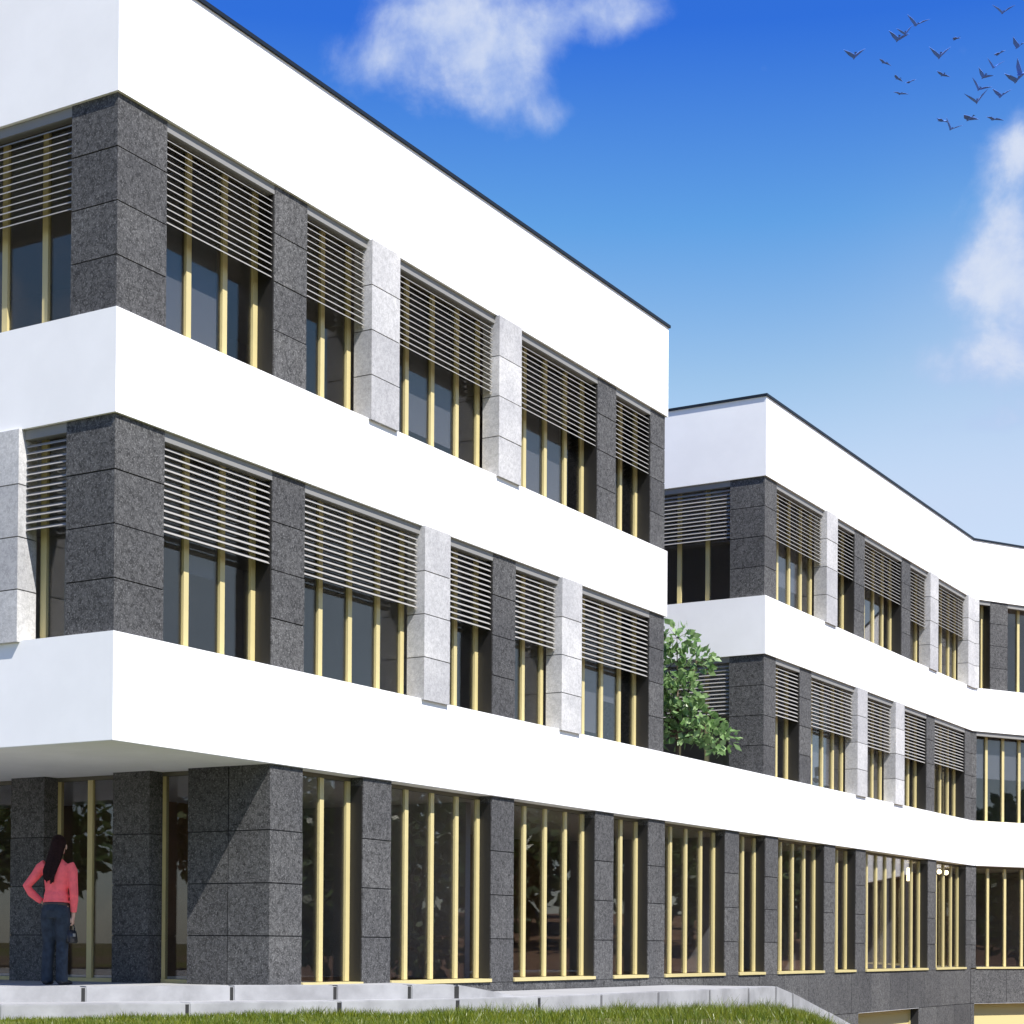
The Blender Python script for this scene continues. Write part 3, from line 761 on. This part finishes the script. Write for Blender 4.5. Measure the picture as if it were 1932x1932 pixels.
# ------------------------------------------------------------------ grass in front of the wall
def grass():
    rng = random.Random(3); vs_, fs = [], []
    def blade(x, y, h, w):
        z = ground_z(x, y) - .02
        a = rng.uniform(0, math.pi); lx, ly = rng.gauss(0, .35) * h, rng.gauss(0, .35) * h
        cx, cy = math.cos(a) * w, math.sin(a) * w
        k = len(vs_)
        vs_.extend(((x - cx, y - cy, z), (x + cx, y + cy, z), (x + lx * .4 + cx * .7, y + ly * .4 + cy * .7, z + h * .55), (x + lx * .4 - cx * .7, y + ly * .4 - cy * .7, z + h * .55), (x + lx, y + ly, z + h)))
        fs.extend(((k, k + 1, k + 2, k + 3), (k + 3, k + 2, k + 4)))
    allp = LOW + RAMP
    segs = [(Vector(allp[i]), Vector(allp[i + 1])) for i in range(len(allp) - 1)]
    for a, b in segs:
        d = b - a; n_ = Vector((d.y, -d.x)).normalized()
        cnt = int(d.length * (4200 if a.x > -6 else 1200))
        for _ in range(cnt):
            t = rng.random(); q = a + d * t; off = .06 + rng.random() ** 1.7 * 9.5
            p = q + n_ * off
            tall_ = .6 + .8 * max(0, noise.noise(Vector((p.x * .9, p.y * .9, 3.1))) + .35)
            tall_ *= .75 + .5 * sstep(p.x, -4, 3)
            patch = noise.noise(Vector((p.x * 2.2, p.y * 2.2, 9.0)))
            if patch < -.28 and rng.random() < .8: continue
            tall_ *= 1.0 + max(0, patch) * .9
            blade(p.x, p.y, rng.uniform(.05, .13) * tall_ * 1.15, rng.uniform(.003, .006))
    me = bpy.data.meshes.new('grass'); me.from_pydata(vs_, [], fs); me.materials.append(MATS['grass_blade'])
    tag(link('grass', me), kind='stuff')
grass()

# ------------------------------------------------------------------ the person on the terrace
def loft(bm, rings, n=16):
    """closed tube through rings (centre, rx, ry): rings are level where the path is steep, else square to it"""
    prev = None; V = []
    for i, (c, rx, ry) in enumerate(rings):
        c = Vector(c)
        a = Vector(rings[max(0, i - 1)][0]); b = Vector(rings[min(len(rings) - 1, i + 1)][0]); d = (b - a).normalized()
        side = Vector((1, 0, 0)) - d * d.x
        if side.length < .3: side = Vector((0, 0, 1)) - d * d.z
        side.normalize(); oth = d.cross(side)
        V.append([bm.verts.new(c + side * (rx * math.cos(k * 2 * math.pi / n)) + oth * (ry * math.sin(k * 2 * math.pi / n))) for k in range(n)])
    for i in range(len(V) - 1):
        for k in range(n): bm.faces.new((V[i][k], V[i][(k + 1) % n], V[i + 1][(k + 1) % n], V[i + 1][k]))
    for r_, (c, rx, ry), s_ in ((V[0], rings[0], -1), (V[-1], rings[-1], 1)):
        bm.faces.new(r_[::-1] if s_ < 0 else r_)
def grown(name, lofts, m, voxel=0.010, smooth=6, extra=()):
    """several limbs melted into one continuous skin"""
    bm = bmesh.new()
    for l in lofts: loft(bm, l)
    for c, r in extra: bmesh.ops.create_uvsphere(bm, u_segments=16, v_segments=10, radius=1, matrix=Matrix.Translation(c) @ Matrix.Diagonal((*r, 1)))
    bmesh.ops.recalc_face_normals(bm, faces=bm.faces)
    me = bpy.data.meshes.new(name); bm.to_mesh(me); bm.free()
    o = bpy.data.objects.new(name, me); COL.objects.link(o)
    rm = o.modifiers.new('remesh', 'REMESH'); rm.mode = 'VOXEL'; rm.voxel_size = voxel
    sm = o.modifiers.new('smooth', 'SMOOTH'); sm.factor = .5; sm.iterations = smooth
    dg = bpy.context.evaluated_depsgraph_get(); dg.update()
    res = bpy.data.meshes.new_from_object(o.evaluated_get(dg))
    bpy.data.objects.remove(o); bpy.data.meshes.remove(me)
    res.materials.clear(); res.materials.append(MATS[m]); res.name = name
    for p in res.polygons: p.use_smooth = True
    return res
def chain(n0, k): return [(n0 + i, n0 + i + 1) for i in range(k - 1)]
def person():
    px, py = -5.40 * 22.0 / 21.3, 22.0; K = 1.035
    root = link('person', None, loc=(px, py, 0.002), rotz=R(-8)); root.scale = (K, K, K)
    root['label'] = 'person with long dark hair, red shirt and jeans, left hand on hip, on the terrace'; root['category'] = 'person'
    T = lambda x, y, z, rx, ry=None: ((x, y, z), rx, ry if ry else rx)
    legs = ((-1, -.088, -.10), (1, .080, .080))
    # body: one continuous figure facing +y, away from the viewer
    L = [[T(0, 0, .84, .15, .11), T(0, -.01, .92, .158, .118), T(0, 0, 1.02, .128, .095), T(.005, .005, 1.10, .118, .088), T(.01, .005, 1.22, .140, .098), T(.012, 0, 1.33, .160, .100), T(.013, -.005, 1.41, .150, .078), T(.014, -.005, 1.455, .085, .06), T(.018, .0, 1.50, .05, .052), T(.024, .01, 1.56, .048, .052)],
         [T(-.135, -.005, 1.42, .055), T(-.19, -.01, 1.375, .052), T(-.25, -.02, 1.285, .044), T(-.345, -.035, 1.165, .036), T(-.30, -.005, 1.085, .036), T(-.22, .03, 1.005, .026), T(-.178, .05, .972, .022, .026), T(-.15, .065, .955, .018, .03), T(-.125, .08, .945, .014, .03)],
         [T(.165, -.005, 1.42, .055), T(.198, -.012, 1.34, .052), T(.212, -.02, 1.22, .044), T(.222, -.015, 1.10, .037), T(.215, .01, 1.0, .036), T(.198, .045, .86, .025), T(.190, .055, .81, .022, .03), T(.186, .058, .77, .016, .034), T(.184, .058, .745, .014, .032)]]
    for k, (fy, fz) in enumerate(((.060, .975), (.064, .955), (.064, .936), (.058, .920))):
        L.append([T(-.135, fy + .01, fz, .010), T(-.105, fy + .035, fz - .004, .009), T(-.085 - .004 * abs(k - 1.5), fy + .055, fz - .012, .007)])
    L.append([T(-.165, .035, .955, .012), T(-.150, .005, .940, .010), T(-.135, -.015, .930, .008)])
    for k in range(4):
        y = .033 + k * .017; L.append([T(.187, y, .755, .0095), T(.186, y, .715 + .004 * abs(k - 1.5), .009), T(.170, y, .700, .008), T(.160, y, .715, .0075)])
    L.append([T(.178, .03, .785, .011), T(.160, .025, .755, .010), T(.156, .035, .725, .008)])
    for s, kx, fx in legs:
        L.append([T(s * .078, 0, .90, .080, .10), T(s * .082, -.005, .80, .082, .092), T(kx, .005, .64, .066, .072), T(kx, .012, .50, .052, .056), T((kx + fx) / 2, -.01, .38, .052, .058), T(fx, -.012, .24, .042, .046), T(fx, -.01, .10, .034, .038), T(fx, 0, .04, .036, .05)])
        L.append([T(fx, -.05, .035, .034, .03), T(fx + s * .012, .05, .035, .04, .032), T(fx + s * .03, .17, .022, .034, .018)])
    link('body', grown('body', L, 'skin', .0075, 3, [((.028, .012, 1.655), (.076, .094, .115)), ((.028, .04, 1.60), (.056, .066, .07))]), root)
    # shirt with soft folds at the waist
    SH = [[T(0, -.005, .965, .150, .122), T(0, -.003, .985, .158, .128), T(.002, 0, 1.02, .148, .118), T(.005, .003, 1.055, .152, .122), T(.005, .003, 1.10, .136, .106), T(.01, .004, 1.22, .154, .113), T(.012, 0, 1.33, .173, .114), T(.013, -.005, 1.41, .163, .092), T(.014, -.004, 1.46, .092, .074), T(.016, -.002, 1.492, .060, .062)],
          [T(-.125, -.005, 1.42, .068), T(-.19, -.01, 1.378, .066), T(-.25, -.02, 1.288, .059), T(-.35, -.036, 1.165, .051), T(-.305, -.005, 1.085, .050), T(-.232, .025, 1.015, .041), T(-.195, .042, .985, .036)],
          [T(.155, -.005, 1.42, .068), T(.200, -.012, 1.34, .066), T(.214, -.02, 1.22, .058), T(.224, -.015, 1.10, .052), T(.217, .01, 1.0, .050), T(.203, .038, .90, .040), T(.199, .045, .86, .038)]]
    link('shirt', grown('shirt', SH, 'red_shirt', .010, 4), root)
    J = [[T(0, -.006, .80, .15, .12), T(0, -.014, .88, .166, .134), T(0, -.008, .94, .152, .122), T(0, -.004, .985, .140, .112)]]
    for s, kx, fx in legs:
        J.append([T(s * .080, -.008, .90, .086, .112), T(s * .084, -.012, .80, .094, .108), T(kx, 0, .64, .084, .088), T(kx, .01, .50, .072, .074), T((kx + fx) / 2, -.006, .34, .070, .076), T(fx, -.006, .18, .068, .074), T(fx, 0, .08, .070, .078), T(fx, .004, .035, .072, .082)])
    link('jeans', grown('jeans', J, 'denim', .010, 4), root)
    # belt
    bm = bmesh.new()
    n = 24
    rings = [[bm.verts.new((.158 * k_ * math.cos(a * 2 * math.pi / n), .128 * k_ * math.sin(a * 2 * math.pi / n), z)) for a in range(n)] for k_, z in ((.96, .935), (1.0, .94), (1.0, .967), (.96, .972))]
    for i in range(3):
        for a in range(n): bm.faces.new((rings[i][a], rings[i][(a + 1) % n], rings[i + 1][(a + 1) % n], rings[i + 1][a]))
    link('belt', mesh_from_bm('belt', bm, 'belt_leather', True), root)
    # long hair: a cap over the skull and locks falling down the back
    HR = [[T(.028, -.012, 1.70, .075, .075), T(.022, -.035, 1.62, .088, .07), T(.008, -.06, 1.52, .090, .055), T(-.012, -.085, 1.43, .088, .042), T(-.026, -.110, 1.36, .080, .036), T(-.032, -.120, 1.30, .064, .030), T(-.034, -.122, 1.255, .03, .02)]]
    rr = random.Random(4)
    for k in range(11):
        x = -.07 + k * .014
        HR.append([T(.026 + x * .9, -.055 + abs(x) * .3, 1.66, .018), T(.008 + x * 1.05, -.098 + abs(x) * .35, 1.52, .020, .016), T(-.014 + x, -.122 + abs(x) * .3, 1.42, .018, .014), T(-.028 + x * 1.05, -.140 + abs(x) * .2, 1.35, .016, .012), T(-.033 + x * .9, -.146, 1.29 - rr.random() * .04, .011), T(-.035 + x * .8, -.14, 1.24 - rr.random() * .06, .006)])
    link('hair', grown('hair', HR, 'hair', .008, 2, [((.028, -.006, 1.672), (.086, .098, .108))]), root)
    for s, kx, fx in legs:
        link('shoe', grown('shoe', [[T(fx, -.075, .03, .034, .026), T(fx + s * .004, -.03, .04, .042, .040), T(fx + s * .012, .05, .038, .046, .036), T(fx + s * .028, .15, .026, .046, .024), T(fx + s * .034, .195, .02, .028, .015)]], 'shoe_leather', .008, 3), root)
    # ears, nose, eyes, mouth
    for s in (-1, 1):
        bm = bmesh.new(); bmesh.ops.create_uvsphere(bm, u_segments=10, v_segments=6, radius=.026, matrix=Matrix.Translation((.03 + s * .082, .02, 1.63)) @ Matrix.Diagonal((.35, .7, 1.2, 1)))
        link('ear', mesh_from_bm('ear', bm, 'skin', True), root)
        bm = bmesh.new(); bmesh.ops.create_uvsphere(bm, u_segments=8, v_segments=6, radius=.013, matrix=Matrix.Translation((.03 + s * .03, .105, 1.645)))
        link('eye', mesh_from_bm('eye', bm, 'shoe_leather', True), root)
    bm = bmesh.new(); tube(bm, (.03, .105, 1.645), (.03, .135, 1.60), .008, .014, 8); link('nose', mesh_from_bm('nose', bm, 'skin', True), root)
    bm = bmesh.new(); tube(bm, (.008, .112, 1.565), (.052, .112, 1.565), .006, .006, 8); link('mouth', mesh_from_bm('mouth', bm, 'red_shirt', True), root)
    # bag carried in the right hand
    rz = Matrix.Rotation(R(-8), 3, 'Z')
    bg = link('handbag', None, loc=Vector((px, py, .002)) + rz @ (Vector((.175, .055, .735)) * K), rotz=R(70))
    tag(bg, 'small dark bag carried in the right hand of the person', 'bag')
    bm = bmesh.new(); bm_prism(bm, [(-.10, -.035), (.10, -.035), (.10, .035), (-.10, .035)], -.25, -.09)
    for v in bm.verts:
        if v.co.z > -.1: v.co.x *= .82; v.co.y *= .6
    bmesh.ops.bevel(bm, geom=bm.edges[:], offset=.014, segments=2, affect='EDGES')
    link('pouch', mesh_from_bm('pouch', bm, 'bag_leather', True), bg)
    bm = bmesh.new(); pr = None
    for k in range(9):
        a = math.pi * k / 8; q = Vector((math.cos(a) * .062, 0, -.10 + math.sin(a) * .10))
        if pr is not None: tube(bm, pr, q, .007, .007, 6)
        pr = q
    link('handle', mesh_from_bm('handle', bm, 'bag_leather', True), bg)
    bm = bmesh.new(); bm_box(bm, -.022, .022, -.040, -.030, -.17, -.13); bm_box(bm, -.022, .022, .030, .040, -.17, -.13)
    link('buckle', mesh_from_bm('buckle', bm, 'bag_buckle'), bg)
person()

# ------------------------------------------------------------------ birds
def bird_mesh(flap, name):
    bm = bmesh.new()
    prof = [(-.20, .004), (-.10, .030), (.02, .045), (.12, .034), (.17, .024), (.205, .004)]
    rings = [[bm.verts.new((y, math.cos(k * math.pi / 3) * r, math.sin(k * math.pi / 3) * r)) for k in range(6)] for y, r in prof]
    for i in range(len(rings) - 1):
        for k in range(6): bm.faces.new((rings[i][k], rings[i][(k + 1) % 6], rings[i + 1][(k + 1) % 6], rings[i + 1][k]))
    bm.faces.new(rings[0][::-1]); bm.faces.new(rings[-1])
    t = [bm.verts.new(p) for p in ((-.15, -.02, 0), (-.32, -.06, .0), (-.30, 0, .005), (-.32, .06, .0), (-.15, .02, 0), (-.2, 0, .02))]
    for a, b in ((0, 1), (1, 2), (2, 3), (3, 4)): bm.faces.new((t[a], t[b], t[5]))
    for s in (-1, 1):
        e = Vector((0.06, s * .20, .20 * math.sin(flap))); w2 = Vector((-.13, s * .47, .20 * math.sin(flap) + .26 * math.sin(flap - .45)))
        up_ = [Vector((.13, s * .03, .02)), e + Vector((.08, 0, .01)), w2, e + Vector((-.17, 0, .005)), Vector((-.15, s * .03, .015))]
        A = [bm.verts.new(p) for p in up_]; Bv = [bm.verts.new(p - Vector((0, 0, .014))) for p in up_]
        bm.faces.new(A); bm.faces.new(Bv[::-1])
        for k in range(5): bm.faces.new((A[k], A[(k + 1) % 5], Bv[(k + 1) % 5], Bv[k]))
    return mesh_from_bm(name, bm, 'bird_feather')
flaps = [bird_mesh(f, 'bird') for f in (.9, .3, 1.25)]
# where each bird flies: bearing (deg from the view axis), elevation (deg), distance (m), size, heading, wing pose
BIRDS = [
 (10.66, 26.08, 84, 1.15, 30, 0, 'leftmost bird of the flock, flying alone at its left edge'),
 (11.57, 25.86, 92, 0.95, 60, 1, 'dark bird just below and right of the leftmost bird'),
 (11.99, 26.42, 84, 1.10, 35, 0, 'lower left of two birds close together near the top of the sky'),
 (12.22, 26.54, 90, 0.90, 20, 2, 'upper right of two birds close together near the top of the sky'),
 (12.55, 26.74, 84, 1.25, 40, 0, 'large dark bird above the close pair near the top of the sky'),
 (13.76, 26.28, 96, 0.85, 75, 1, 'lone small bird under open blue, right of the topmost group'),
 (13.27, 25.88, 86, 1.15, 30, 2, 'upper bird of a pair flying one above the other in the middle of the flock'),
 (13.36, 25.40, 92, 0.90, 45, 1, 'lower bird of a pair flying one above the other in the middle of the flock'),
 (11.99, 25.42, 96, 0.85, 70, 1, 'left upper bird of a low triangle of three on the left'),
 (12.36, 25.30, 94, 0.85, 55, 1, 'right bird of a low triangle of three on the left'),
 (12.07, 25.02, 92, 0.95, 40, 1, 'bottom bird of a low triangle of three on the left'),
 (15.16, 26.80, 84, 1.15, 25, 0, 'topmost bird, touching the upper edge of the view'),
 (15.63, 25.90, 88, 0.95, 60, 2, 'bird by the right edge, above the large overlapping pair'),
 (15.05, 25.78, 92, 0.95, 55, 1, 'upper bird of the diagonal string on the right'),
 (14.90, 25.45, 90, 1.0, 35, 2, 'second bird down the diagonal string on the right'),
 (14.60, 25.24, 90, 1.0, 45, 0, 'third bird down the diagonal string on the right'),
 (14.46, 24.94, 84, 1.15, 30, 0, 'fourth bird down the diagonal string on the right'),
 (14.40, 24.62, 84, 1.2, 20, 2, 'fifth bird down the diagonal string on the right'),
 (14.18, 24.20, 86, 1.1, 60, 1, 'lowest bird of the diagonal string on the right'),
 (15.12, 24.70, 86, 1.1, 40, 0, 'bird beneath the large overlapping pair on the right'),
 (14.90, 24.12, 86, 1.15, 50, 1, 'low bird at the right, wings spread along a slant'),
 (13.33, 24.22, 86, 1.15, 80, 1, 'bottom left bird of the flock, wings spread almost level'),
 (13.62, 23.98, 88, 1.05, 35, 2, 'lowest bird of the flock'),
 (15.58, 25.05, 80, 1.25, 35, 0, 'lower of two large overlapping birds at the right edge'),
 (15.70, 25.20, 80, 1.25, 55, 2, 'upper of two large overlapping birds at the right edge'),
]
cpos = Vector((0, 0, CAM_Z))
for az, el, dist, size, head, k, label in BIRDS:
    a, e = R(az), R(el)
    o = link('bird', flaps[k], loc=cpos + Vector((math.sin(a) * math.cos(e), math.cos(a) * math.cos(e), math.sin(e))) * dist)
    rr = random.Random(label)
    o.rotation_euler = (R(rr.uniform(-35, 35)), R(rr.uniform(-20, 10)), R(head + 60)); o.scale = (size * .85,) * 3
    tag(o, label, 'bird', 'birds flying over the second wing')
